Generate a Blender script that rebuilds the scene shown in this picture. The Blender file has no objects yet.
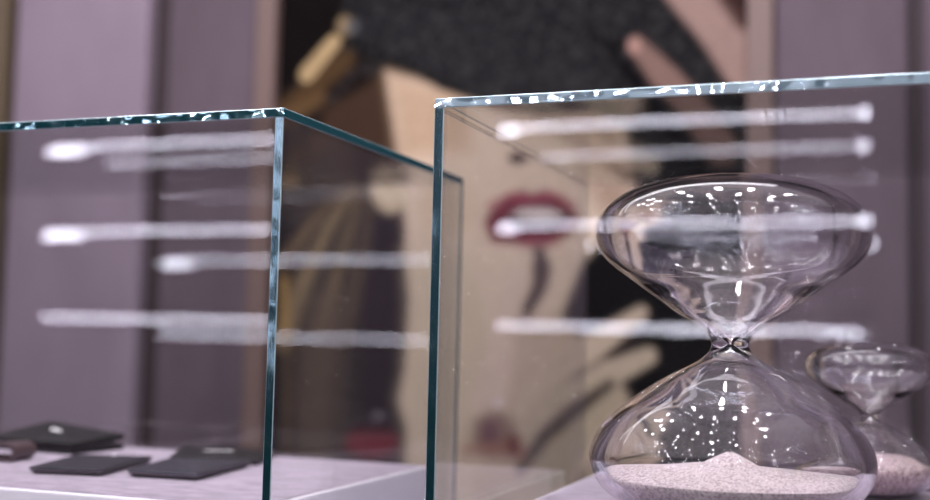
import bpy, bmesh, math, random
import numpy as np
from mathutils import Matrix, Vector

random.seed(4)
S = bpy.context.scene
COL = S.collection
EYE = 1.27                       # eye height above the shop floor

# ------------------------------------------------------------------ camera
cam_d = bpy.data.cameras.new('camera')
cam_d.sensor_width = 36.0
cam_d.lens = 1178.0 / 930.0 * 36.0
cam_d.clip_start = 0.02
cam_d.dof.use_dof = True
cam_d.dof.focus_distance = 1.0
cam_d.dof.aperture_fstop = 2.5
cam_o = bpy.data.objects.new('camera', cam_d)
COL.objects.link(cam_o)
R = Matrix(((0.9382173, 0.0052922, 0.3460062),
            (0.34531325, -0.07938236, -0.93512416),
            (0.02251793, 0.99683019, -0.07630537)))
cam_o.matrix_world = Matrix.Translation((0, 0, EYE)) @ R.to_4x4()
S.camera = cam_o

# ------------------------------------------------------------------ world, exposure
W = bpy.data.worlds.new('world'); S.world = W; W.use_nodes = True
W.node_tree.nodes['Background'].inputs[0].default_value = (0.62, 0.58, 0.72, 1)
W.node_tree.nodes['Background'].inputs[1].default_value = 0.25
S.view_settings.view_transform = 'Standard'
S.view_settings.look = 'None'
S.view_settings.gamma = 1.0
S.view_settings.use_curve_mapping = False
S.view_settings.exposure = 0.6
cy = S.cycles
cy.max_bounces = 18; cy.transmission_bounces = 16; cy.glossy_bounces = 8
cy.diffuse_bounces = 3; cy.transparent_max_bounces = 40
cy.caustics_reflective = True; cy.caustics_refractive = True
cy.blur_glossy = 0.3
cy.sample_clamp_indirect = 90.0
cy.use_denoising = True

# ------------------------------------------------------------------ large lights
def area(name, loc, size, power, color=(1, 1, 1), target=None):
    l = bpy.data.lights.new(name, 'AREA'); l.shape = 'RECTANGLE'
    l.size, l.size_y = size; l.energy = power; l.color = color
    o = bpy.data.objects.new(name, l); COL.objects.link(o); o.location = loc
    d = (Vector(target) - Vector(loc)) if target else Vector((0, 0, -1))
    o.rotation_euler = d.to_track_quat('-Z', 'Y').to_euler()
    return o
area('ceiling_fill_light', (-0.8, 0.3, EYE + 1.36), (4.2, 3.0), 15, (1.0, 0.95, 1.0))  # added soft overhead fill; the ceiling has no glowing panel
area('wall_fill_light', (-1.4, 1.85, EYE + 1.35), (3.0, 0.25), 8.5, (1.0, 0.95, 0.99), (-1.4, 2.7, EYE - 0.1))  # added fill to brighten the back wall and poster, no real fixture

def spot_bulb(x, y, p=4.2, r=0.026):
    l = bpy.data.lights.new('ceiling_bulb_light', 'POINT'); l.energy = p
    l.shadow_soft_size = r; l.color = (1.0, 0.93, 0.98)
    o = bpy.data.objects.new('ceiling_bulb_light', l); COL.objects.link(o)
    o.location = (x, y, EYE + 1.20 + random.uniform(-.03, .03))
for iy, y in enumerate((-1.9, -1.2, -0.6, -0.1, 0.35, 0.7)):
    for ix in range(7):
        spot_bulb(-2.3 + ix * 0.62 + random.uniform(-.12, .12) + 0.2 * (iy % 2), y + random.uniform(-.1, .1))

for x in (-1.3, -0.95, -0.62, -0.33, -0.04, 0.25):  # extra bulbs added above the cases to get light onto the sand
    for y in (0.98, 1.28):
        spot_bulb(x + random.uniform(-.08, .08), y + random.uniform(-.05, .05), 3.6, 0.028)

# ------------------------------------------------------------------ helpers
def lin(c):
    return tuple(((v / 255) / 12.92 if v / 255 <= 0.04045 else ((v / 255 + 0.055) / 1.055) ** 2.4) for v in c)

def mat(name, col, rough=0.5, metal=0.0, spec=0.5, noise=None, bump=None, sheen=0, emit=None, coat=0):
    """noise=(scale, amount, stretch_xyz) mottles the colour; bump=(scale, strength, distance)"""
    m = bpy.data.materials.new(name); m.use_nodes = True
    nt = m.node_tree; b = nt.nodes['Principled BSDF']
    b.inputs['Base Color'].default_value = (*col, 1)
    b.inputs['Roughness'].default_value = rough
    b.inputs['Metallic'].default_value = metal
    b.inputs['Specular IOR Level'].default_value = spec
    b.inputs['Coat Weight'].default_value = coat
    if sheen:
        b.inputs['Sheen Weight'].default_value = sheen
    tc = nt.nodes.new('ShaderNodeTexCoord')
    if noise:
        mp = nt.nodes.new('ShaderNodeMapping'); mp.inputs['Scale'].default_value = noise[2]
        n = nt.nodes.new('ShaderNodeTexNoise'); n.inputs['Scale'].default_value = noise[0]
        n.inputs['Detail'].default_value = 6; n.inputs['Roughness'].default_value = 0.65
        r = nt.nodes.new('ShaderNodeMapRange')
        r.inputs['From Min'].default_value = 0.3; r.inputs['From Max'].default_value = 0.7
        r.inputs['To Min'].default_value = 1 - noise[1]; r.inputs['To Max'].default_value = 1 + noise[1]
        v = nt.nodes.new('ShaderNodeVectorMath'); v.operation = 'SCALE'
        v.inputs[0].default_value = col
        nt.links.new(tc.outputs['Object'], mp.inputs[0]); nt.links.new(mp.outputs[0], n.inputs['Vector'])
        nt.links.new(n.outputs[0], r.inputs[0]); nt.links.new(r.outputs[0], v.inputs['Scale'])
        nt.links.new(v.outputs[0], b.inputs['Base Color'])
    if bump:
        n2 = nt.nodes.new('ShaderNodeTexNoise'); n2.inputs['Scale'].default_value = bump[0]
        n2.inputs['Detail'].default_value = 3
        bp = nt.nodes.new('ShaderNodeBump'); bp.inputs['Strength'].default_value = bump[1]
        bp.inputs['Distance'].default_value = bump[2]
        nt.links.new(tc.outputs['Object'], n2.inputs['Vector'])
        nt.links.new(n2.outputs[0], bp.inputs['Height']); nt.links.new(bp.outputs[0], b.inputs['Normal'])
    return m

def pane_material():
    m = bpy.data.materials.new('clear_pane_glass'); m.use_nodes = True
    nt = m.node_tree; nt.nodes.clear()
    out = nt.nodes.new('ShaderNodeOutputMaterial')
    tr = nt.nodes.new('ShaderNodeBsdfTransparent'); tr.inputs[0].default_value = (0.988, 0.995, 0.994, 1)
    gl = nt.nodes.new('ShaderNodeBsdfGlossy'); gl.inputs['Roughness'].default_value = 0.0
    fr = nt.nodes.new('ShaderNodeFresnel')
    ge = nt.nodes.new('ShaderNodeNewGeometry')
    mr = nt.nodes.new('ShaderNodeMapRange')          # same reflectance on both faces of the sheet
    mr.inputs['To Min'].default_value = 1.55; mr.inputs['To Max'].default_value = 1 / 1.55
    mx = nt.nodes.new('ShaderNodeMixShader')
    nt.links.new(ge.outputs['Backfacing'], mr.inputs[0]); nt.links.new(mr.outputs[0], fr.inputs['IOR'])
    nt.links.new(fr.outputs[0], mx.inputs[0]); nt.links.new(tr.outputs[0], mx.inputs[1])
    nt.links.new(gl.outputs[0], mx.inputs[2]); nt.links.new(mx.outputs[0], out.inputs[0])
    return m

def edge_material(gloss=0.42, tint=(0.56, 0.84, 0.95), rough=0.08, body=(0.004, 0.04, 0.05), bscale=60, bdist=0.003):
    """polished green-blue edge of float glass: dark body with sharp facets"""
    m = bpy.data.materials.new('polished_glass_edge'); m.use_nodes = True
    nt = m.node_tree; nt.nodes.clear()
    out = nt.nodes.new('ShaderNodeOutputMaterial')
    tc = nt.nodes.new('ShaderNodeTexCoord')
    n = nt.nodes.new('ShaderNodeTexNoise'); n.inputs['Scale'].default_value = bscale; n.inputs['Detail'].default_value = 0
    bp = nt.nodes.new('ShaderNodeBump'); bp.inputs['Strength'].default_value = 0.6; bp.inputs['Distance'].default_value = bdist
    nt.links.new(tc.outputs['Object'], n.inputs['Vector']); nt.links.new(n.outputs[0], bp.inputs['Height'])
    gl = nt.nodes.new('ShaderNodeBsdfGlossy'); gl.inputs['Color'].default_value = (*tint, 1)
    gl.inputs['Roughness'].default_value = rough
    df = nt.nodes.new('ShaderNodeBsdfDiffuse'); df.inputs[0].default_value = (*body, 1)
    m1 = nt.nodes.new('ShaderNodeMixShader'); m1.inputs[0].default_value = gloss
    nt.links.new(bp.outputs[0], gl.inputs['Normal'])
    nt.links.new(df.outputs[0], m1.inputs[1]); nt.links.new(gl.outputs[0], m1.inputs[2])
    nt.links.new(m1.outputs[0], out.inputs[0])
    return m

def link(name, me, mats, parent=None):
    o = bpy.data.objects.new(name, me); COL.objects.link(o)
    for m in (mats if isinstance(mats, (list, tuple)) else [mats]):
        me.materials.append(m)
    if parent: o.parent = parent
    return o

def from_bm(name, bm, mats, parent=None, smooth=False):
    bmesh.ops.recalc_face_normals(bm, faces=bm.faces)
    me = bpy.data.meshes.new(name); bm.to_mesh(me); bm.free()
    if smooth: me.polygons.foreach_set('use_smooth', [True] * len(me.polygons))
    return link(name, me, mats, parent)

def box(name, lo, hi, m, parent=None, bev=0.0, seg=2):
    """axis-aligned box; coordinates are relative to the parent"""
    bm = bmesh.new(); bmesh.ops.create_cube(bm, size=1)
    for v in bm.verts:
        v.co = Vector([(lo[i] + hi[i]) / 2 + v.co[i] * (hi[i] - lo[i]) for i in range(3)])
    if bev:
        bmesh.ops.bevel(bm, geom=list(bm.edges), offset=bev, segments=seg, affect='EDGES', profile=0.5)
    return from_bm(name, bm, m, parent)

def thing(name, loc, label, cat, group=None):
    o = bpy.data.objects.new(name, None); COL.objects.link(o); o.location = loc
    o.empty_display_size = 0.05
    o['label'] = label; o['category'] = cat
    if group: o['group'] = group
    return o

def struct(o):
    o['kind'] = 'structure'; return o

def lathe(name, prof, m, parent=None, seg=96, closed=False, loc=(0, 0, 0)):
    """revolve (r, z) pairs; r==0 ends become poles"""
    bm = bmesh.new(); rings = []
    for r, z in prof:
        if r < 1e-6:
            rings.append([bm.verts.new((0, 0, z))])
        else:
            rings.append([bm.verts.new((r * math.cos(2 * math.pi * k / seg), r * math.sin(2 * math.pi * k / seg), z)) for k in range(seg)])
    for a, b in zip(rings, rings[1:]):
        for k in range(seg):
            k2 = (k + 1) % seg
            if len(a) == 1 and len(b) == 1: continue
            if len(a) == 1: bm.faces.new((a[0], b[k], b[k2]))
            elif len(b) == 1: bm.faces.new((a[k], a[k2], b[0]))
            else: bm.faces.new((a[k], a[k2], b[k2], b[k]))
    return from_bm(name, bm, m, parent, smooth=True)

def catmull(pts, n=6):
    P = [pts[0]] + list(pts) + [pts[-1]]; out = []
    for i in range(1, len(P) - 2):
        p0, p1, p2, p3 = P[i - 1:i + 3]
        for k in range(n):
            t = k / n
            out.append(tuple(0.5 * ((2 * p1[j]) + (-p0[j] + p2[j]) * t + (2 * p0[j] - 5 * p1[j] + 4 * p2[j] - p3[j]) * t * t
                                    + (-p0[j] + 3 * p1[j] - 3 * p2[j] + p3[j]) * t ** 3) for j in range(2)))
    out.append(tuple(pts[-1])); return out

PANE = pane_material(); EDGE = edge_material()
EDGE_UP = edge_material(0.36, (0.62, 0.86, 0.97), 0.12, (0.003, 0.03, 0.038), 34, 0.0022)
EDGE_SIDE = edge_material(0.14, (0.4, 0.85, 0.9), 0.1, (0.005, 0.045, 0.055))
EDGE_TOP = edge_material(0.44, (0.72, 0.88, 1.0), 0.085, (0.015, 0.06, 0.08))
ARRIS = mat('ground_arris', (0.55, 0.72, 0.78), 0.25, 0.6)

# ------------------------------------------------------------------ the shop: floor, ceiling, walls
M_LILAC = mat('lilac_wall_fabric', lin((136, 122, 136)), 0.9, noise=(5, 0.10, (1, 1, 0.5)), spec=0.2)
M_MAUVE = mat('dusky_mauve_wall_fabric', lin((90, 79, 88)), 0.9, noise=(4, 0.16, (1.6, 1, 0.5)), spec=0.2)
M_DARKGAP = mat('dark_reveal', lin((58, 46, 50)), 0.7)
M_OLIVE = mat('bronze_profile', lin((112, 98, 80)), 0.5, 0.3)
M_COPPER = mat('copper_frame_paint', lin((104, 84, 80)), 0.6, 0.0)
WY = 2.70
struct(box('floor', (-5.2, -4.0, -0.05), (3.2, 2.80, 0), mat('grey_floor', lin((62, 56, 62)), 0.35)))
struct(box('ceiling', (-5.2, -4.0, EYE + 1.40), (3.2, 2.80, EYE + 1.45), mat('dark_ceiling', lin((64, 58, 64)), 0.8)))
struct(box('wall_back', (-5.2, WY + 0.03, 0), (3.2, WY + 0.12, EYE + 1.40), M_DARKGAP))
M_DIM = mat('dark_shop_wall', lin((28, 25, 28)), 0.7)
struct(box('wall_left', (-5.3, -4.0, 0), (-5.2, 2.80, EYE + 1.40), M_DIM))
struct(box('wall_right', (3.2, -4.0, 0), (3.3, 2.80, EYE + 1.40), M_DIM))
struct(box('wall_front', (-5.2, -4.1, 0), (3.2, -4.0, EYE + 1.40), M_DIM))
n = 1
for x0, x1 in ((-4.2, -2.50), (-2.385, -1.935), (-1.865, -1.590), (-0.262, 0.022), (0.050, 0.70), (0.76, 3.0)):
    struct(box('trim_%d' % n, (x0, WY - 0.025, 0.02), (x1, WY + 0.029, EYE + 1.38), M_LILAC if x1 < -1.9 else M_MAUVE, bev=0.012, seg=3)); n += 1
struct(box('trim_%d' % n, (0.023, WY + 0.008, 0.02), (0.049, WY + 0.029, EYE + 1.38), mat('mauve_reveal', lin((62, 52, 57)), 0.8))); n += 1
for x0, x1 in ((-2.47, -2.425),):
    struct(box('trim_%d' % n, (x0, WY - 0.02, 0.02), (x1, WY + 0.029, EYE + 1.38), M_OLIVE, bev=0.004)); n += 1

# ------------------------------------------------------------------ poster
# flat print: colour fields in metres on the poster, x to the right, z above eye height
PRINT = [
    ('p', [(-1.505, 0.629), (-1.351, 0.713), (-1.154, 0.662), (-1.16, 0.421), (-1.132, 0.096), (-1.136, -0.441), (-1.463, -0.465)], (28, 20, 20), 0.0237, 1.0),
    ('s', [(-1.336, 0.712, 0.0257), (-1.435, 0.639, 0.0292), (-1.509, 0.584, 0.0296)], (84, 64, 44), 0.0171, 1.0),
    ('s', [(-1.203, 0.652, 0.0249), (-1.317, 0.568, 0.034), (-1.485, 0.431, 0.0352)], (78, 60, 42), 0.0221, 1.0),
    ('s', [(-1.508, 0.563, 0.0237), (-1.405, 0.616, 0.0174)], (115, 90, 62), 0.0178, 0.7),
    ('p', [(-1.398, 0.585), (-1.208, 0.658), (-1.181, 0.473), (-1.195, 0.397), (-1.34, 0.401), (-1.371, 0.479)], (70, 52, 42), 0.0173, 1.0),
    ('s', [(-1.294, 0.382, 0.0084), (-1.375, 0.273, 0.0171), (-1.455, 0.093, 0.026), (-1.486, -0.01, 0.029)], (150, 130, 100), 0.0196, 0.7),
    ('s', [(-1.328, 0.38, 0.0085), (-1.416, 0.286, 0.0173), (-1.494, 0.191, 0.0205)], (128, 108, 82), 0.017, 0.6),
    ('s', [(-1.277, 0.368, 0.0084), (-1.323, 0.234, 0.0141), (-1.378, 0.018, 0.0255)], (128, 110, 84), 0.0168, 0.6),
    ('s', [(-1.249, 0.353, 0.0083), (-1.272, 0.208, 0.0139), (-1.309, -0.006, 0.0195)], (96, 80, 62), 0.0139, 0.6),
    ('s', [(-1.355, 0.35, 0.0057), (-1.447, 0.191, 0.0116)], (28, 22, 20), 0.0085, 0.6),
    ('s', [(-1.31, 0.336, 0.0056), (-1.393, 0.119, 0.0143), (-1.428, -0.009, 0.0172)], (30, 24, 22), 0.0112, 0.6),
    ('s', [(-1.374, 0.068, 0.051), (-1.394, -0.16, 0.0566), (-1.388, -0.335, 0.045)], (92, 78, 68), 0.0397, 0.7),
    ('s', [(-1.492, 0.144, 0.0117), (-1.483, 0.003, 0.0116)], (176, 142, 84), 0.0117, 0.8),
    ('s', [(-1.48, -0.023, 0.0087), (-1.468, -0.314, 0.0086)], (110, 92, 66), 0.0116, 0.6),
    ('p', [(-1.225, 0.309), (-1.16, 0.308), (-1.135, 0.096), (-1.143, -0.077), (-1.163, -0.151), (-1.143, -0.441), (-1.297, -0.453), (-1.294, 0.019)], (18, 13, 16), 0.0193, 1.0),
    ('p', [(-1.22, 0.674), (-1.069, 0.632), (-0.862, 0.584), (-0.62, 0.553), (-0.579, 0.367), (-0.616, 0.276), (-0.648, 0.171), (-0.728, 0.076), (-0.788, -0.019), (-0.847, -0.139), (-0.892, -0.423), (-1.138, -0.441), (-1.134, -0.223), (-1.157, -0.151), (-1.143, -0.077), (-1.135, 0.096), (-1.159, 0.283), (-1.181, 0.473)], (228, 205, 184), 0.0139, 1.0),
    ('p', [(-1.155, 0.22), (-0.982, 0.195), (-0.926, 0.026), (-0.942, -0.427), (-1.138, -0.441), (-1.134, -0.223), (-1.157, -0.151), (-1.143, -0.077), (-1.135, 0.096)], (212, 194, 170), 0.0379, 0.8),
    ('p', [(-1.214, 0.668), (-0.992, 0.61), (-0.988, 0.466), (-1.175, 0.447)], (196, 166, 136), 0.0388, 0.8),
    ('p', [(-0.76, 0.53), (-0.62, 0.553), (-0.579, 0.367), (-0.63, 0.276), (-0.669, 0.336)], (160, 128, 108), 0.0347, 0.7),
    ('p', [(-0.599, 0.393), (-0.601, 0.385), (-0.61, 0.377), (-0.624, 0.371), (-0.641, 0.367), (-0.66, 0.366), (-0.68, 0.368), (-0.697, 0.373), (-0.711, 0.379), (-0.721, 0.388), (-0.724, 0.397), (-0.721, 0.405), (-0.712, 0.413), (-0.698, 0.419), (-0.68, 0.423), (-0.661, 0.423), (-0.642, 0.421), (-0.624, 0.417), (-0.611, 0.41), (-0.602, 0.402)], (190, 160, 140), 0.019, 0.6),
    ('s', [(-0.913, 0.586, 0.0206), (-0.798, 0.537, 0.035), (-0.735, 0.505, 0.0246)], (120, 92, 78), 0.0206, 0.6),
    ('p', [(-1.161, 0.384), (-1.157, 0.365), (-1.157, 0.347), (-1.162, 0.332), (-1.172, 0.32), (-1.184, 0.314), (-1.199, 0.313), (-1.214, 0.318), (-1.229, 0.328), (-1.241, 0.343), (-1.25, 0.36), (-1.254, 0.379), (-1.254, 0.397), (-1.249, 0.413), (-1.239, 0.424), (-1.227, 0.431), (-1.212, 0.431), (-1.196, 0.426), (-1.182, 0.416), (-1.17, 0.401)], (216, 196, 168), 0.0136, 1),
    ('s', [(-1.171, 0.311, 0.0082), (-1.159, 0.265, 0.0081)], (90, 70, 60), 0.0082, 0.6),
    ('p', [(-0.839, 0.441), (-0.84, 0.437), (-0.843, 0.433), (-0.849, 0.43), (-0.856, 0.428), (-0.864, 0.427), (-0.872, 0.428), (-0.879, 0.431), (-0.884, 0.434), (-0.888, 0.438), (-0.89, 0.443), (-0.888, 0.447), (-0.885, 0.451), (-0.879, 0.454), (-0.872, 0.456), (-0.864, 0.457), (-0.857, 0.456), (-0.849, 0.453), (-0.844, 0.45), (-0.84, 0.446)], (58, 34, 34), 0.0076, 1),
    ('p', [(-0.784, 0.434), (-0.784, 0.432), (-0.786, 0.43), (-0.789, 0.429), (-0.792, 0.428), (-0.796, 0.428), (-0.8, 0.428), (-0.803, 0.429), (-0.806, 0.431), (-0.808, 0.433), (-0.809, 0.435), (-0.808, 0.438), (-0.806, 0.439), (-0.804, 0.441), (-0.8, 0.442), (-0.796, 0.442), (-0.792, 0.442), (-0.789, 0.441), (-0.786, 0.439), (-0.784, 0.437)], (110, 72, 66), 0.0075, 0.7),
    ('p', [(-0.817, 0.508), (-0.818, 0.495), (-0.822, 0.483), (-0.827, 0.473), (-0.834, 0.467), (-0.842, 0.466), (-0.85, 0.468), (-0.857, 0.475), (-0.863, 0.484), (-0.866, 0.497), (-0.868, 0.511), (-0.867, 0.524), (-0.864, 0.536), (-0.858, 0.546), (-0.851, 0.552), (-0.843, 0.554), (-0.836, 0.551), (-0.828, 0.544), (-0.823, 0.535), (-0.819, 0.522)], (226, 200, 176), 0.0201, 0.6),
    ('p', [(-0.974, 0.317), (-0.977, 0.295), (-0.986, 0.274), (-1.001, 0.258), (-1.019, 0.248), (-1.04, 0.244), (-1.062, 0.248), (-1.081, 0.259), (-1.097, 0.276), (-1.107, 0.297), (-1.112, 0.32), (-1.109, 0.343), (-1.099, 0.364), (-1.084, 0.38), (-1.065, 0.39), (-1.044, 0.393), (-1.023, 0.389), (-1.004, 0.378), (-0.988, 0.361), (-0.978, 0.34)], (216, 190, 160), 0.0364, 0.6),
    ('p', [(-0.701, 0.19), (-0.649, 0.246), (-0.583, 0.299), (-0.53, 0.389), (-0.293, 0.401), (-0.29, -0.379), (-0.649, -0.405), (-0.749, -0.135), (-0.752, 0.053)], (17, 15, 18), 0.0145, 1.0),
    ('p', [(-0.95, 0.283), (-0.928, 0.321), (-0.888, 0.352), (-0.852, 0.364), (-0.827, 0.354), (-0.8, 0.363), (-0.757, 0.347), (-0.723, 0.318), (-0.707, 0.289), (-0.731, 0.256), (-0.775, 0.233), (-0.83, 0.226), (-0.885, 0.236), (-0.926, 0.253)], (118, 34, 50), 0.0103, 1.0),
    ('p', [(-0.876, 0.262), (-0.877, 0.253), (-0.881, 0.245), (-0.888, 0.239), (-0.896, 0.235), (-0.906, 0.234), (-0.915, 0.235), (-0.924, 0.239), (-0.931, 0.246), (-0.935, 0.254), (-0.937, 0.263), (-0.936, 0.272), (-0.931, 0.28), (-0.925, 0.287), (-0.916, 0.291), (-0.907, 0.292), (-0.897, 0.29), (-0.889, 0.286), (-0.882, 0.28), (-0.877, 0.271)], (120, 34, 52), 0.0101, 0.9),
    ('p', [(-0.902, 0.289), (-0.857, 0.318), (-0.794, 0.322), (-0.742, 0.306), (-0.724, 0.285), (-0.776, 0.266), (-0.845, 0.264)], (50, 16, 26), 0.0076, 1.0),
    ('p', [(-0.879, 0.304), (-0.852, 0.318), (-0.792, 0.319), (-0.749, 0.306), (-0.756, 0.292), (-0.826, 0.291)], (240, 226, 222), 0.0076, 1.0),
    ('s', [(-0.938, 0.327, 0.0077), (-0.877, 0.352, 0.0102), (-0.829, 0.339, 0.0075), (-0.782, 0.353, 0.0099), (-0.723, 0.325, 0.0073)], (178, 84, 100), 0.0077, 0.6),
    ('p', [(-0.755, 0.235), (-0.758, 0.232), (-0.766, 0.229), (-0.778, 0.227), (-0.793, 0.226), (-0.81, 0.226), (-0.827, 0.226), (-0.842, 0.228), (-0.854, 0.23), (-0.862, 0.233), (-0.865, 0.236), (-0.862, 0.239), (-0.855, 0.241), (-0.842, 0.243), (-0.827, 0.245), (-0.81, 0.245), (-0.793, 0.244), (-0.778, 0.243), (-0.766, 0.241), (-0.758, 0.238)], (176, 90, 104), 0.0098, 0.6),
    ('s', [(-0.807, 0.214, 0.0149), (-0.799, 0.175, 0.0248), (-0.803, 0.133, 0.0198), (-0.832, 0.077, 0.015), (-0.858, -0.004, 0.01), (-0.88, -0.133, 0.0075)], (50, 32, 36), 0.0124, 0.95),
    ('p', [(-0.886, 0.05), (-0.752, 0.057), (-0.655, -0.016), (-0.559, -0.173), (-0.626, -0.404), (-0.967, -0.428), (-0.947, -0.19)], (206, 184, 164), 0.0202, 1.0),
    ('s', [(-0.864, 0.166, 0.0201), (-0.891, 0.026, 0.0303), (-0.923, -0.142, 0.0456)], (226, 202, 186), 0.0151, 0.9),
    ('s', [(-0.56, 0.072, 0.0163), (-0.655, 0.003, 0.0309), (-0.75, -0.06, 0.0365), (-0.835, -0.15, 0.0397)], (206, 186, 166), 0.0093, 1.0),
    ('s', [(-0.542, -0.027, 0.0208), (-0.654, -0.081, 0.0332), (-0.749, -0.135, 0.0388), (-0.846, -0.233, 0.0446)], (196, 178, 158), 0.0092, 1.0),
    ('s', [(-0.62, -0.125, 0.0259), (-0.7, -0.202, 0.0407), (-0.771, -0.299, 0.0486)], (184, 168, 146), 0.0118, 1.0),
    ('s', [(-0.561, 0.023, 0.007), (-0.645, -0.034, 0.0071), (-0.726, -0.087, 0.0048)], (70, 54, 52), 0.0093, 0.7),
    ('s', [(-0.63, -0.094, 0.0118), (-0.713, -0.157, 0.0192), (-0.784, -0.22, 0.0171), (-0.844, -0.303, 0.0124)], (48, 38, 38), 0.0118, 0.9),
    ('s', [(-0.651, -0.257, 0.0071), (-0.721, -0.365, 0.0144)], (60, 50, 48), 0.0142, 0.6),
    ('p', [(-0.856, -0.219), (-0.858, -0.237), (-0.866, -0.253), (-0.877, -0.266), (-0.893, -0.275), (-0.91, -0.279), (-0.927, -0.277), (-0.943, -0.269), (-0.955, -0.258), (-0.964, -0.242), (-0.967, -0.225), (-0.964, -0.207), (-0.957, -0.19), (-0.945, -0.177), (-0.929, -0.168), (-0.912, -0.165), (-0.895, -0.167), (-0.879, -0.174), (-0.867, -0.186), (-0.859, -0.202)], (128, 98, 88), 0.0199, 0.8),
    ('s', [(-0.981, -0.263, 0.0154), (-0.908, -0.255, 0.0176), (-0.845, -0.261, 0.0173)], (160, 104, 84), 0.0154, 0.6),
    ('p', [(-0.896, -0.216), (-0.897, -0.225), (-0.9, -0.233), (-0.906, -0.24), (-0.913, -0.244), (-0.92, -0.246), (-0.928, -0.245), (-0.935, -0.241), (-0.941, -0.235), (-0.945, -0.228), (-0.946, -0.219), (-0.945, -0.21), (-0.942, -0.202), (-0.937, -0.195), (-0.93, -0.191), (-0.922, -0.189), (-0.914, -0.19), (-0.907, -0.194), (-0.901, -0.2), (-0.897, -0.208)], (120, 84, 92), 0.01, 0.9),
    ('p', [(-0.84, -0.247), (-0.841, -0.255), (-0.844, -0.263), (-0.848, -0.27), (-0.854, -0.274), (-0.86, -0.276), (-0.866, -0.275), (-0.871, -0.271), (-0.876, -0.265), (-0.879, -0.257), (-0.88, -0.249), (-0.879, -0.24), (-0.877, -0.232), (-0.872, -0.225), (-0.867, -0.221), (-0.861, -0.219), (-0.855, -0.221), (-0.849, -0.224), (-0.844, -0.23), (-0.842, -0.238)], (110, 48, 40), 0.0124, 0.9),
    ('p', [(-0.89, -0.145), (-0.89, -0.148), (-0.892, -0.151), (-0.895, -0.153), (-0.898, -0.154), (-0.902, -0.155), (-0.906, -0.155), (-0.91, -0.154), (-0.913, -0.152), (-0.914, -0.149), (-0.915, -0.146), (-0.915, -0.143), (-0.913, -0.14), (-0.91, -0.138), (-0.907, -0.137), (-0.903, -0.136), (-0.899, -0.136), (-0.895, -0.138), (-0.892, -0.14), (-0.891, -0.142)], (240, 225, 225), 0.005, 0.9),
    ('p', [(-1.157, -0.256), (-1.16, -0.267), (-1.17, -0.278), (-1.186, -0.287), (-1.206, -0.293), (-1.228, -0.296), (-1.251, -0.296), (-1.272, -0.291), (-1.289, -0.284), (-1.3, -0.274), (-1.304, -0.263), (-1.3, -0.251), (-1.29, -0.241), (-1.274, -0.232), (-1.254, -0.225), (-1.231, -0.223), (-1.208, -0.223), (-1.188, -0.228), (-1.171, -0.235), (-1.161, -0.245)], (120, 26, 40), 0.0187, 0.9),
    ('p', [(-1.177, -0.2), (-1.18, -0.211), (-1.187, -0.221), (-1.199, -0.229), (-1.214, -0.235), (-1.23, -0.237), (-1.247, -0.236), (-1.263, -0.232), (-1.275, -0.225), (-1.283, -0.216), (-1.286, -0.205), (-1.284, -0.194), (-1.276, -0.184), (-1.264, -0.176), (-1.249, -0.171), (-1.232, -0.168), (-1.216, -0.169), (-1.2, -0.174), (-1.188, -0.181), (-1.18, -0.19)], (24, 18, 24), 0.0188, 0.7),
    ('p', [(-1.202, -0.192), (-1.202, -0.195), (-1.204, -0.198), (-1.207, -0.2), (-1.211, -0.201), (-1.215, -0.202), (-1.219, -0.202), (-1.223, -0.201), (-1.226, -0.199), (-1.228, -0.196), (-1.229, -0.193), (-1.228, -0.19), (-1.227, -0.187), (-1.224, -0.185), (-1.22, -0.183), (-1.216, -0.182), (-1.212, -0.183), (-1.208, -0.184), (-1.205, -0.186), (-1.203, -0.189)], (150, 140, 150), 0.0054, 0.7),
    ('p', [(-1.337, 1.35), (-1.339, 0.87), (-1.349, 0.828), (-1.323, 0.748), (-1.243, 0.706), (-1.143, 0.667), (-1.069, 0.619), (-0.939, 0.573), (-0.811, 0.542), (-0.687, 0.546), (-0.609, 0.505), (-0.556, 0.385), (-0.293, 0.383), (-0.296, 1.208)], (27, 26, 29), 0.0087, 1),
    ('p', [(-1.297, 0.814), (-1.131, 0.827), (-0.665, 0.67), (-0.663, 0.574), (-0.811, 0.572), (-0.992, 0.615), (-1.182, 0.702)], (36, 35, 38), 0.0511, 0.7),
    ('s', [(-1.327, 0.764, 0.0086), (-1.143, 0.679, 0.0082), (-1.069, 0.635, 0.008), (-0.913, 0.577, 0.0077)], (14, 12, 14), 0.0086, 0.8),
    ('s', [(-0.665, 0.719, 0.0243), (-0.544, 0.568, 0.0376), (-0.427, 0.4, 0.0363)], (16, 14, 17), 0.0243, 0.8),
    ('s', [(-0.578, 0.703, 0.019), (-0.521, 0.633, 0.0304), (-0.451, 0.554, 0.0321), (-0.378, 0.444, 0.0359)], (136, 110, 102), 0.0095, 1.0),
    ('p', [(-0.569, 0.698), (-0.57, 0.692), (-0.572, 0.687), (-0.575, 0.683), (-0.579, 0.68), (-0.583, 0.68), (-0.587, 0.681), (-0.591, 0.684), (-0.595, 0.688), (-0.597, 0.694), (-0.598, 0.7), (-0.597, 0.705), (-0.595, 0.711), (-0.592, 0.715), (-0.588, 0.717), (-0.583, 0.718), (-0.579, 0.717), (-0.575, 0.714), (-0.572, 0.709), (-0.57, 0.704)], (190, 150, 140), 0.0095, 0.8),
    ('s', [(-0.524, 0.948, 0.0709), (-0.453, 0.817, 0.0509), (-0.379, 0.727, 0.0543), (-0.329, 0.626, 0.0446)], (160, 134, 126), 0.0118, 1.0),
    ('s', [(-0.431, 0.939, 0.0462), (-0.362, 0.803, 0.0271), (-0.328, 0.742, 0.0223)], (60, 40, 38), 0.0138, 0.9),
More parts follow.
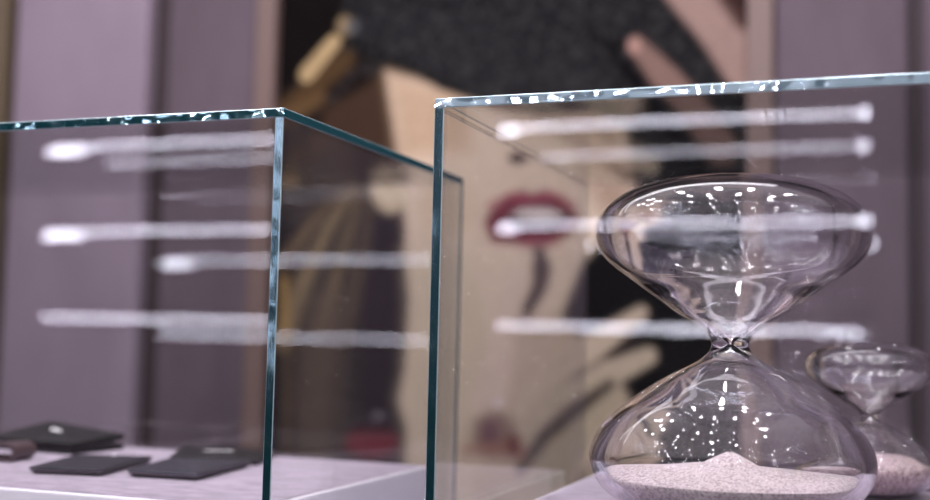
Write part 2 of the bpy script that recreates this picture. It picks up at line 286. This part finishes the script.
    ('s', [(-1.37, 0.761, 0.0202), (-1.445, 0.682, 0.0234)], (188, 162, 122), 0.0058, 1.0),
    ('p', [(-1.317, 0.8), (-1.317, 0.792), (-1.32, 0.784), (-1.325, 0.779), (-1.331, 0.776), (-1.338, 0.775), (-1.346, 0.777), (-1.352, 0.781), (-1.357, 0.787), (-1.361, 0.795), (-1.362, 0.803), (-1.361, 0.811), (-1.358, 0.818), (-1.354, 0.824), (-1.347, 0.827), (-1.34, 0.828), (-1.333, 0.826), (-1.327, 0.822), (-1.321, 0.815), (-1.318, 0.808)], (150, 130, 100), 0.0085, 1.0),
    ('p', [(-1.299, 0.796), (-1.3, 0.79), (-1.303, 0.785), (-1.307, 0.781), (-1.313, 0.779), (-1.319, 0.779), (-1.325, 0.78), (-1.331, 0.783), (-1.335, 0.788), (-1.338, 0.793), (-1.339, 0.799), (-1.338, 0.804), (-1.336, 0.809), (-1.332, 0.813), (-1.326, 0.815), (-1.32, 0.816), (-1.314, 0.814), (-1.308, 0.811), (-1.304, 0.807), (-1.301, 0.801)], (90, 92, 96), 0.0114, 1.0),
]

def paint(nx, nz, x0, x1, z0, z1):
    X, Z = np.meshgrid(np.linspace(x0, x1, nx), np.linspace(z0, z1, nz))
    rgb = np.zeros((nz, nx, 3)); rgb[:] = lin((20, 16, 16))
    sm = lambda t: t * t * (3 - 2 * t)
    for kind, pts, col, soft, a in PRINT:
        if kind == 'p':
            d = np.full(X.shape, 1e9); ins = np.zeros(X.shape, bool)
            for i in range(len(pts)):
                (ax, az), (bx, bz) = pts[i], pts[(i + 1) % len(pts)]
                ex, ez = bx - ax, bz - az; L = ex * ex + ez * ez + 1e-12
                t = np.clip(((X - ax) * ex + (Z - az) * ez) / L, 0, 1)
                d = np.minimum(d, np.hypot(X - ax - t * ex, Z - az - t * ez))
                c = (az > Z) != (bz > Z)
                with np.errstate(divide='ignore', invalid='ignore'):
                    xi = ax + (Z - az) / (bz - az if bz != az else 1e-9) * ex
                ins ^= c & (X < xi)
            d = np.where(ins, -d, d)
        else:
            d = np.full(X.shape, 1e9)
            for (ax, az, ar), (bx, bz, br) in zip(pts, pts[1:]):
                ex, ez = bx - ax, bz - az; L = ex * ex + ez * ez + 1e-12
                t = np.clip(((X - ax) * ex + (Z - az) * ez) / L, 0, 1)
                d = np.minimum(d, np.hypot(X - ax - t * ex, Z - az - t * ez) - (ar + t * (br - ar)))
        w = sm(np.clip(0.5 - d / (2 * soft), 0, 1)) * a
        rgb = rgb * (1 - w[..., None]) + np.array(lin(col)) * w[..., None]
    rng = np.random.RandomState(3)
    lum = rgb.mean(2, keepdims=True)
    rgb = 0.66 * rgb * (1 + 0.10 * rng.randn(nz, nx, 1)) + np.where(lum < 0.05, 0.003 * rng.rand(nz, nx, 1), 0)
    g = np.kron(rng.rand(nz // 2 + 1, nx // 2 + 1), np.ones((2, 2)))[:nz, :nx, None]
    rgb = rgb + np.where((lum > 0.0065) & (lum < 0.022), 0.026 * g ** 3, 0)
    return np.clip(rgb, 0, 1)

def make_poster():
    x0, x1, z0, z1 = -1.530, -0.318, -0.75, 1.20
    nx, nz = 244, 392
    rgb = paint(nx, nz, x0, x1, z0, z1)
    X, Z = np.meshgrid(np.linspace(x0, x1, nx), np.linspace(z0, z1, nz))
    cx = (x0 + x1) / 2
    t = thing('framed_poster', (cx, WY - 0.010, EYE + z0 - 0.05),
              'tall framed poster of a red-lipped woman holding a black clutch', 'poster')
    oz = EYE - t.location.z
    v = np.stack([X - cx, np.zeros_like(X), Z + oz], -1).reshape(-1, 3)
    idx = np.arange(nx * nz).reshape(nz, nx)
    f = np.stack([idx[:-1, :-1], idx[:-1, 1:], idx[1:, 1:], idx[1:, :-1]], -1).reshape(-1, 4)
    me = bpy.data.meshes.new('print'); me.from_pydata(v.tolist(), [], f.tolist())
    ca = me.color_attributes.new('ink', 'FLOAT_COLOR', 'POINT')
    c4 = np.ones((nx * nz, 4), np.float32); c4[:, :3] = rgb.reshape(-1, 3)
    ca.data.foreach_set('color', c4.ravel())
    m = mat('printed_ink', (0.5, 0.5, 0.5), 1.0, spec=0.0)
    at = m.node_tree.nodes.new('ShaderNodeVertexColor'); at.layer_name = 'ink'
    m.node_tree.links.new(at.outputs[0], m.node_tree.nodes['Principled BSDF'].inputs['Base Color'])
    link('print', me, m, t)
    hw = (x1 - x0) / 2
    box('backing_board', (-hw, 0.001, z0 + oz), (hw, 0.012, z1 + oz), M_DARKGAP, t)
    for s in (-1, 1):
        a, b = sorted((s * (hw - 0.002), s * (hw + 0.056)))
        box('frame_stile', (a, -0.030, z0 + oz - 0.05), (b, 0.012, z1 + oz + 0.05), M_COPPER, t, bev=0.004)
    for z in (z0 + oz - 0.05, z1 + oz):
        box('frame_rail', (-hw + 0.003, -0.028, z), (hw - 0.003, 0.012, z + 0.05), M_COPPER, t, bev=0.004)
make_poster()

# ------------------------------------------------------------------ light strips over the shelves opposite
M_LED = bpy.data.materials.new('led_diffuser'); M_LED.use_nodes = True
def led_nodes(m, strength):
    nt = m.node_tree; nt.nodes.clear()
    out = nt.nodes.new('ShaderNodeOutputMaterial'); em = nt.nodes.new('ShaderNodeEmission')
    em.inputs[0].default_value = (0.86, 0.84, 1.0, 1); em.inputs[1].default_value = strength
    nt.links.new(em.outputs[0], out.inputs[0])
led_nodes(M_LED, 20.0)
M_LEDFAR = bpy.data.materials.new('led_diffuser_dim'); M_LEDFAR.use_nodes = True; led_nodes(M_LEDFAR, 12.0)
M_LEDEND = bpy.data.materials.new('led_spot'); M_LEDEND.use_nodes = True; led_nodes(M_LEDEND, 20.0)
M_ALU = mat('brushed_aluminium', (0.35, 0.35, 0.37), 0.35, 0.9)
M_SHELF = mat('dark_shelf_board', lin((70, 62, 68)), 0.5)
SY = -2.60
BAYS = [(bay, x0, x1, SY, zz, lev) for bay, x0, x1 in (('left', -3.70, -2.12), ('right', -1.49, -0.115))
        for zz, lev in ((0.845, 'top'), (0.455, 'middle'), (0.062, 'lowest'))]
BAYS += [('left', -3.99, -2.50, -3.39, 0.900, 'far upper'), ('right', -1.55, -0.137, -3.39, 0.855, 'far upper')]
for bay, x0, x1, sy_, zz, lev in BAYS:
    if True:
        L = x1 - x0; far = lev == 'far upper'
        t = thing('shelf_light', ((x0 + x1) / 2, sy_, EYE + zz),
                  'white light strip on the %s shelf of the %s bay, mirrored in the glass' % (lev, bay), 'light', 'light strips mirrored in the vitrines')
        box('housing', (-L / 2 - .02, -0.03, -0.012), (L / 2 + .02, -0.002, 0.025), M_ALU, t, bev=0.002)
        # row of separate diodes behind one cover
        bm = bmesh.new(); k = 0; pitch = 0.034
        for k in range(int(L / pitch)):
            x = -L / 2 + (k + 0.5) * pitch
            r = bmesh.ops.create_cube(bm, size=1)
            for v in r['verts']:
                v.co = Vector((x + v.co.x * 0.016, v.co.y * 0.006 + 0.001, v.co.z * 0.016))
        from_bm('diode_row', bm, M_LEDFAR if far else M_LED, t)
        xs = -L / 2 if bay == 'left' else L / 2 - 0.02
        if lev == 'lowest' or (far and bay == 'left'): continue
        if bay == 'left':
            box('end_lamp', (-L / 2 - 0.005, 0.0, -0.035), (-L / 2 + 0.20, 0.01, -0.010), M_LEDEND, t, bev=0.003)
        else:
            box('end_lamp', (L / 2 - 0.015, 0.0, -0.016), (L / 2 + 0.015, 0.01, 0.016), M_LEDEND, t, bev=0.003)
            if not far: box('end_lamp', (-L / 2, 0.0, -0.025), (-L / 2 + 0.075, 0.01, -0.006), M_LEDEND, t, bev=0.003)

# ------------------------------------------------------------------ plinths
M_LACQ = mat('pale_lacquer', lin((196, 186, 212)), 0.35)
M_WHITE = mat('white_lacquer', lin((240, 236, 246)), 0.25)
M_MAT = mat('blush_suede', lin((157, 143, 161)), 0.85, noise=(34, 0.4, (0.7, 1.8, 1)), bump=(420, 0.5, 0.002), sheen=0.3)
ZT = EYE - 0.151                # top of the display blocks
def plinth(x0, x1, y0, y1, gx0, gx1, gy0, gy1, label):
    cx = (gx0 + gx1) / 2; cyy = (gy0 + gy1) / 2
    t = thing('display_plinth', (cx, cyy, 0), label, 'plinth', 'display plinths')
    box('plinth_body', (gx0 - .02 - cx, gy0 - .02 - cyy, 0.001), (gx1 + .02 - cx, gy1 + .02 - cyy, EYE - 0.26), M_LACQ, t, bev=0.004)
    box('raised_block', (x0 + .002 - cx, y0 + .002 - cyy, EYE - 0.26), (x1 - .002 - cx, y1 - .002 - cyy, ZT - 0.0012), M_WHITE, t, bev=0.0022, seg=3)
    box('suede_mat', (x0 + .008 - cx, y0 + .008 - cyy, ZT - 0.0012), (x1 - .007 - cx, y1 - .006 - cyy, ZT), M_MAT, t, bev=0.0005, seg=2)
    return t
LV = (-1.26, -0.508, 0.905, 1.362)
RV = (-0.363, 0.42, 0.900, 1.400)
plinth(-1.235, -0.532, 0.926, 1.332, *LV, 'pale suede-topped plinth under the left glass case, carrying wallets')
plinth(-0.336, 0.395, 0.921, 1.378, *RV, 'pale suede-topped plinth under the right glass case, carrying hourglasses')

# ------------------------------------------------------------------ glass cases
def pane(name, lo, hi, thin, parent, rims=((1, -1),), lean=0.0, roll=0.0, front_edge=None):
    """sheet of glass: two clear faces, polished edges and ground arrises"""
    c = 0.0007
    bm = bmesh.new(); bmesh.ops.create_cube(bm, size=1)
    for v in bm.verts:
        v.co = Vector([(lo[i] + hi[i]) / 2 + v.co[i] * (hi[i] - lo[i]) for i in range(3)])
    ed = []
    for e in bm.edges:
        d = e.verts[0].co - e.verts[1].co
        if abs(d[thin]) < 1e-6:                          # border edges of the two big faces
            ed.append(e)
    bmesh.ops.bevel(bm, geom=ed, offset=c, segments=1, affect='EDGES')
    bmesh.ops.recalc_face_normals(bm, faces=bm.faces)
    for f in bm.faces:
        k = abs(f.normal[thin])
        f.material_index = 0 if k > 0.99 else 2
        if k < 0.05:                                     # a rim: polished where exposed, clear where bonded
            f.material_index = 1 if any(f.normal[ax] * s > 0.9 for ax, s in rims) else 0
        elif k < 0.99 and not any(f.normal[ax] * s > 0.3 for ax, s in rims):
            f.material_index = 2 if thin == 2 and f.normal.x < -0.3 else 0
        if f.material_index == 1 and f.normal.x > 0.9: f.material_index = 3
    for v in bm.verts:
        v.co.y += lean * (v.co.z - hi[2])
        if roll and v.co.y < (lo[1] + hi[1]) / 2 and v.co.z > (lo[2] + hi[2]) / 2: v.co.y += roll * (hi[2] - lo[2])
    return from_bm(name, bm, [PANE, front_edge or EDGE, ARRIS, EDGE_SIDE], parent)

def vitrine(x0, x1, y0, y1, z0, z1, label, tilt=0.0, roll=0.0):
    T = 0.0085; g = 0.0002
    cx, cyy = (x0 + x1) / 2, (y0 + y1) / 2
    t = thing('glass_display_case', (cx, cyy, z0), label, 'display case', 'glass display cases')
    a, b, c, d = x0 - cx, x1 - cx, y0 - cyy, y1 - cyy; h = z1 - z0
    pane('side_pane', (a, c, 0), (a + T, d - T - g, h - T - g), 0, t, front_edge=EDGE_UP)
    pane('side_pane', (b - T, c, 0), (b, d - T - g, h - T - g), 0, t, front_edge=EDGE_UP)
    pane('front_pane', (a + T + g, c + .0005, 0), (b - T - g, c + T, h - T - g), 1, t, rims=())
    pane('back_pane', (a, d - T, 0), (b, d, h - T - g), 1, t, rims=((0, 1),), lean=tilt)
    pane('top_pane', (a, c, h - T), (b, d, h), 2, t, rims=((1, -1), (0, 1)), roll=roll, front_edge=EDGE_TOP if roll > 0.1 else None)
    return t
ZG = EYE - 0.258
vitrine(*LV, ZG, EYE + 0.2007, 'clear glass case over the black wallets, left of the two', 0.0085, 0.03)
vitrine(*RV, ZG, EYE + 0.2007, 'clear glass case over the hourglasses, right of the two', 0.0, 0.14)

# ------------------------------------------------------------------ hourglasses
M_HG = bpy.data.materials.new('blown_glass'); M_HG.use_nodes = True
_nt = M_HG.node_tree; _nt.nodes.clear()
_o = _nt.nodes.new('ShaderNodeOutputMaterial'); _g = _nt.nodes.new('ShaderNodeBsdfGlass')
_g.inputs['Roughness'].default_value = 0.0; _g.inputs['IOR'].default_value = 1.47
_g.inputs['Color'].default_value = (0.99, 0.985, 0.995, 1)
_nt.links.new(_g.outputs[0], _o.inputs[0])

OUT = [(18.5, 0), (19.3, 4), (22, 9), (29.5, 15.5), (41, 22), (54, 28.5), (76, 41), (108, 64), (130, 86), (139.5, 107), (138, 126), (126, 144), (104, 159), (78, 169), (45, 172.5), (0.0, 173.5)]
INN = [(1.2, 0), (3.5, 3), (10, 9), (21, 17), (38, 28), (68, 46), (101, 68), (122, 90), (132, 109), (130.5, 124), (119, 139), (98, 153), (72, 162), (40, 165.5), (0.0, 166)]
OUT_UP = [(18.5, 0), (19.3, 4), (22, 9), (29, 15.5), (38.5, 22), (53, 30), (75, 46), (99, 63), (122, 80), (133, 95), (136.5, 110), (134, 124), (124, 138), (105, 151), (73, 162), (40, 166), (0.0, 167)]
INN_UP = [(1.2, 0), (4, 4), (10, 10), (19, 17.5), (29, 25), (44, 35), (66, 50.5), (92, 66), (114, 82), (125, 96), (129, 110), (126.5, 123), (117, 135), (99, 146), (69, 156), (38, 160), (0.0, 161)]
def hourglass(loc, H, Rm, sand_prof, label, sand_mat, name='hourglass'):
    kz = H / 2 / 173.5; kr = Rm / 139.5
    t = thing(name, loc, label, 'hourglass', 'glass hourglasses')
    up = catmull(OUT, 6); inn = catmull(INN, 6); up2 = catmull(OUT_UP, 6); inn2 = catmull(INN_UP, 6)
    full = [(r * kr, H / 2 - z * kz) for r, z in reversed(up)] + [(r * kr, H / 2 + z * kz) for r, z in [(a_, b_ * 0.985) for a_, b_ in up2[1:]]]
    full = [(max(r, 0), z) for r, z in full]; full[0] = (0, full[0][1]); full[-1] = (0, full[-1][1])
    ifull = [(r * kr, H / 2 - z * kz) for r, z in reversed(inn)] + [(r * kr, H / 2 + z * kz) for r, z in [(a_, b_ * 0.985) for a_, b_ in inn2[1:]]]
    ifull = [(max(r, 0), z) for r, z in ifull]; ifull[0] = (0, ifull[0][1]); ifull[-1] = (0, ifull[-1][1])
    ifull = [(r * 0.975, z) for r, z in ifull]
    # outer skin and inner skin in one closed wall
    seg = 128; bm = bmesh.new()
    def skin(prof, flip):
        rings = []
        for r, z in prof:
            rings.append([bm.verts.new((0, 0, z))] if r < 1e-7 else
                         [bm.verts.new((r * math.cos(2 * math.pi * k / seg), r * math.sin(2 * math.pi * k / seg), z)) for k in range(seg)])
        for p, q in zip(rings, rings[1:]):
            for k in range(seg):
                k2 = (k + 1) % seg
                if len(p) == 1: f = (p[0], q[k2], q[k])
                elif len(q) == 1: f = (p[k], p[k2], q[0])
                else: f = (p[k], p[k2], q[k2], q[k])
                bm.faces.new(f[::-1] if flip else f)
    skin(full, False); skin(ifull, True)
    bm.normal_update()
    me = bpy.data.meshes.new('glass_bulbs'); bm.to_mesh(me); bm.free()
    me.polygons.foreach_set('use_smooth', [True] * len(me.polygons))
    link('glass_bulbs', me, M_HG, t)
    # sand: follows the inner skin just inside it, mounded surface on top
    def rin(z):
        for (r1, z1), (r2, z2) in zip(ifull, ifull[1:]):
            if z1 <= z <= z2: return r1 + (r2 - r1) * (z - z1) / max(z2 - z1, 1e-9)
        return 0
    zs, ftop = sand_prof
    zb = ifull[0][1] + 0.0006; gap = 0.0007
    bm = bmesh.new(); nseg = 120; rings = []
    zlev = [zb + (zs - zb) * (k / 14) ** 1.6 for k in range(1, 15)]
    rings.append([bm.verts.new((0, 0, zb))])
    for z in zlev:
        r = rin(z) - gap
        rings.append([bm.verts.new((r * math.cos(2 * math.pi * k / nseg), r * math.sin(2 * math.pi * k / nseg), z)) for k in range(nseg)])
    R0 = rin(zs) - gap
    for j in range(40):
        u = 1 - (j + 1) / 41
        ring = []
        for k in range(nseg):
            th = 2 * math.pi * k / nseg
            x, y = R0 * u * math.cos(th), R0 * u * math.sin(th)
            z = zs + ftop(u, th) * R0
            lim = rin(z) - gap * 0.8
            rr = math.hypot(x, y)
            if rr > lim and rr > 0: x, y = x * lim / rr, y * lim / rr
            ring.append(bm.verts.new((x, y, z)))
        rings.append(ring)
    rings.append([bm.verts.new((0, 0, zs + ftop(0, 0) * R0))])
    for p, q in zip(rings, rings[1:]):
        for k in range(nseg):
            k2 = (k + 1) % nseg
            if len(p) == 1: bm.faces.new((p[0], q[k2], q[k]))
            elif len(q) == 1: bm.faces.new((p[k], p[k2], q[0]))
            else: bm.faces.new((p[k], p[k2], q[k2], q[k]))
    o = from_bm('sand', bm, sand_mat, t, smooth=True); o['kind'] = 'stuff'
    return t

def sand_material(name, c1, c2, sc):
    m = mat(name, c1, 0.9, spec=0.1, bump=(sc, 0.8, 0.002))
    nt = m.node_tree; b = nt.nodes['Principled BSDF']
    tc = [n_ for n_ in nt.nodes if n_.type == 'TEX_COORD'][0]
    v = nt.nodes.new('ShaderNodeTexVoronoi'); v.inputs['Scale'].default_value = sc
    cr = nt.nodes.new('ShaderNodeValToRGB')
    cr.color_ramp.elements[0].color = (*c2, 1); cr.color_ramp.elements[1].color = (*c1, 1)
    cr.color_ramp.elements[0].position = 0.15; cr.color_ramp.elements[1].position = 0.6
    nt.links.new(tc.outputs['Object'], v.inputs['Vector']); nt.links.new(v.outputs['Color'], cr.inputs[0])
    nt.links.new(cr.outputs[0], b.inputs['Base Color'])
    return m
M_SAND = sand_material('pale_sand', lin((244, 232, 230)), lin((186, 168, 170)), 650)
M_SAND2 = sand_material('dusky_sand', lin((214, 194, 194)), lin((150, 128, 130)), 500)
def ftop_big(u, th):
    return 0.15 * (1 - u) ** 0.85 + 0.055 * math.exp(-(u / 0.16) ** 2) - 0.02 * math.exp(-((u - 0.25) / 0.06) ** 2) \
        + 0.010 * math.sin(9 * u + 1.3 * math.sin(2 * th)) * (1 - u) + 0.012 * math.cos(th - 2.2) * u
def ftop_small(u, th):
    return 0.10 * (1 - u ** 2.2) + 0.02 * math.sin(th * 2) * u * (1 - u)
hourglass((-0.1385, 1.045, ZT), 0.306, 0.1205, (0.040, ftop_big),
          'large clear glass hourglass with a mound of pale sand below', M_SAND)
hourglass((-0.030, 1.305, ZT), 0.163, 0.0665, (0.034, ftop_small),
          'small clear glass hourglass with dusky sand behind the large one', M_SAND2)

# ------------------------------------------------------------------ wallets
M_LEA = mat('black_grained_leather', lin((40, 38, 47)), 0.38, noise=(160, 0.25, (1, 1, 1)), bump=(420, 0.9, 0.003), spec=0.4)  # base colour lifted in place of sheen on the upper panel
M_LEA2 = mat('black_smooth_leather', lin((15, 13, 17)), 0.5, bump=(500, 0.25, 0.001))
M_LEA3 = mat('sheen_lifted_black_leather', lin((48, 46, 58)), 0.34, bump=(420, 0.9, 0.003), spec=0.5)  # sheen put into the lighter bluish base colour, sets this holder apart
M_BROWN = mat('dark_brown_leather', lin((74, 58, 62)), 0.45, bump=(500, 0.3, 0.001))
M_SILVER = mat('silver_metal', (0.95, 0.93, 0.96), 0.55, 0.4)
M_CARD = mat('pale_lining', lin((205, 190, 205)), 0.6)

def slab(name, quad, levels, m, parent, rnd=0.004, tops=None):
    """stack of inset copies of a four-cornered outline; levels = (z, inset); tops adds height per corner"""
    bm = bmesh.new()
    c = Vector((sum(p[0] for p in quad) / 4, sum(p[1] for p in quad) / 4))
    loops = []
    for z, ins in levels:
        pts = []
        for i in range(4):
            p = Vector(quad[i][:2]); a = (Vector(quad[i - 1][:2]) - p).normalized(); b = (Vector(quad[(i + 1) % 4][:2]) - p).normalized()
            p = p + (a + b) * ins
            h = tops[i] if tops else 0
            for k in range(5):                            # rounded corner
                t = k / 4
                q = (p + a * rnd) * (1 - t) ** 2 + p * 2 * t * (1 - t) + (p + b * rnd) * t * t
                pts.append((q.x, q.y, z + h * (z / levels[-1][0])))
        loops.append([bm.verts.new(p) for p in pts])
    n_ = len(loops[0])
    for p, q in zip(loops, loops[1:]):
        for k in range(n_): bm.faces.new((p[k], p[(k + 1) % n_], q[(k + 1) % n_], q[k]))
    bm.faces.new(loops[0][::-1]); bm.faces.new(loops[-1])
    return from_bm(name, bm, m, parent)

def script_mark(parent, p, ang, length, r=0.0006, z=0.0, waves=6):
    """tiny raised metal lettering, too small to read"""
    bm = bmesh.new(); N = waves * 8; ring0 = None
    ux = Vector((math.cos(ang), math.sin(ang), 0)); uy = Vector((-math.sin(ang), math.cos(ang), 0))
    for k in range(N + 1):
        t = k / N
        c = Vector((p[0], p[1], z)) + ux * ((t - 0.5) * length + 0.0008 * math.cos(t * waves * 6.283)) \
            + uy * (0.0016 * math.sin(t * waves * 6.283) * (1.3 if k < N * .2 else 0.8))
        ring = [bm.verts.new(c + uy * (r * math.cos(a)) + Vector((0, 0, r * math.sin(a)))) for a in (0, 1.57, 3.14, 4.71)]
        if ring0:
            for j in range(4): bm.faces.new((ring0[j], ring0[(j + 1) % 4], ring[(j + 1) % 4], ring[j]))
        ring0 = ring
    return from_bm('metal_mark', bm, M_SILVER, parent)

def card_holder(quad, label, mark=None, rivet=None, lea=None):
    cx = sum(p[0] for p in quad) / 4; cyy = sum(p[1] for p in quad) / 4
    q = [(p[0] - cx, p[1] - cyy) for p in quad]
    t = thing('card_holder', (cx, cyy, ZT), label, 'wallet', 'black leather wallets')
    slab('lower_panel', q, [(0.0002, 0.0050), (0.0016, 0.0035), (0.0038, 0.0012)], M_LEA2, t)
    slab('card_pocket', q, [(0.0038, 0.0018), (0.0048, 0.0018)], M_CARD, t, rnd=0.003)
    slab('upper_panel', q, [(0.0048, 0.0006), (0.0058, 0.0), (0.0072, 0.0004), (0.0084, 0.0040), (0.0090, 0.0120)], lea or M_LEA, t)
    if mark: script_mark(t, (mark[0] - cx, mark[1] - cyy), mark[2], mark[3], z=0.0094)
    if rivet:
        r = lathe('rivet', [(0, 0.0095), (0.0012, 0.0092), (0.0018, 0.0082), (0.0018, 0.0070), (0, 0.0070)][::-1], M_SILVER, t, seg=16)
        r.location = (rivet[0] - cx, rivet[1] - cyy, 0.0014)
    return t
card_holder([(-0.863, 1.020), (-0.782, 1.037), (-0.818, 1.180), (-0.904, 1.146)],
            'black grained card holder with a tiny silver stud, leftmost flat one', rivet=(-0.853, 1.152))
card_holder([(-0.761, 1.050), (-0.678, 1.056), (-0.700, 1.203), (-0.794, 1.172)],
            'plain black card holder in front of the one with silver lettering', lea=M_LEA3)
card_holder([(-0.800, 1.184), (-0.698, 1.216), (-0.736, 1.324), (-0.870, 1.318)],
            'flat black card holder with silver lettering, behind the plain one', mark=(-0.783, 1.262, 0.5, 0.036), lea=M_LEA2)

def bifold():
    quad = [(-1.100, 1.215), (-0.950, 1.200), (-0.945, 1.300), (-1.080, 1.320)]
    cx = sum(p[0] for p in quad) / 4; cyy = sum(p[1] for p in quad) / 4
    q = [(p[0] - cx, p[1] - cyy) for p in quad]
    t = thing('folded_wallet', (cx, cyy, ZT), 'thick black folded wallet with a silver mark at the back left', 'wallet', 'black leather wallets')
    slab('lower_half', q, [(0.0003, 0.003), (0.0015, 0.0005), (0.0065, 0.0), (0.0075, 0.002)], M_LEA2, t, rnd=0.006)
    slab('lining', q, [(0.0075, 0.008), (0.0092, 0.008)], M_CARD, t, rnd=0.005)
    slab('upper_half', q, [(0.0092, 0.003), (0.0102, 0.0), (0.0140, 0.0), (0.0154, 0.003), (0.0160, 0.014)], M_LEA2, t, rnd=0.006,
         tops=[0.000, 0.000, 0.005, 0.014])
    script_mark(t, (-1.020 - cx, 1.255 - cyy), -0.5, 0.030, r=0.0020, z=0.0235, waves=4)
bifold()

def leather_loop():
    t = thing('leather_strap', (-0.975, 1.115, ZT), 'folded brown leather strap with a silver stud at the far left', 'strap')
    bm = bmesh.new(); w = 0.045
    path = []
    for k in range(6): path.append((-0.10 + k * 0.02, 0.0020 + 0.0002 * k))
    for k in range(9):
        a = -math.pi / 2 + k / 8 * math.pi
        path.append((0.012 + 0.0085 * math.cos(a) * 1.3, 0.0110 + 0.0090 * math.sin(a)))
    for k in range(6): path.append((-0.005 - k * 0.019, 0.0185 - 0.0020 * k))
    th = 0.0019; rows = []
    for i, (x, z) in enumerate(path):
        a = path[max(i - 1, 0)]; b = path[min(i + 1, len(path) - 1)]
        d = Vector((b[0] - a[0], b[1] - a[1])).normalized(); nrm = Vector((-d.y, d.x)) * th
        rows.append([bm.verts.new((x + s * nrm.x, yy, z + s * nrm.y)) for s, yy in ((-1, -w / 2), (1, -w / 2), (1, w / 2), (-1, w / 2))])
    for p, q in zip(rows, rows[1:]):
        for j in range(4): bm.faces.new((p[j], p[(j + 1) % 4], q[(j + 1) % 4], q[j]))
    bm.faces.new(rows[0]); bm.faces.new(rows[-1][::-1])
    from_bm('strap_band', bm, M_BROWN, t, smooth=False)
    r = lathe('stud', [(0, 0.0), (0.0035, 0.0), (0.0035, 0.001), (0.002, 0.0022), (0, 0.0026)], M_SILVER, t, seg=20)
    r.location = (-0.012, -w / 2 + 0.001, 0.008); r.rotation_euler = (math.pi / 2, 0, 0)
    t.rotation_euler = (0, 0, 0.15)
leather_loop()
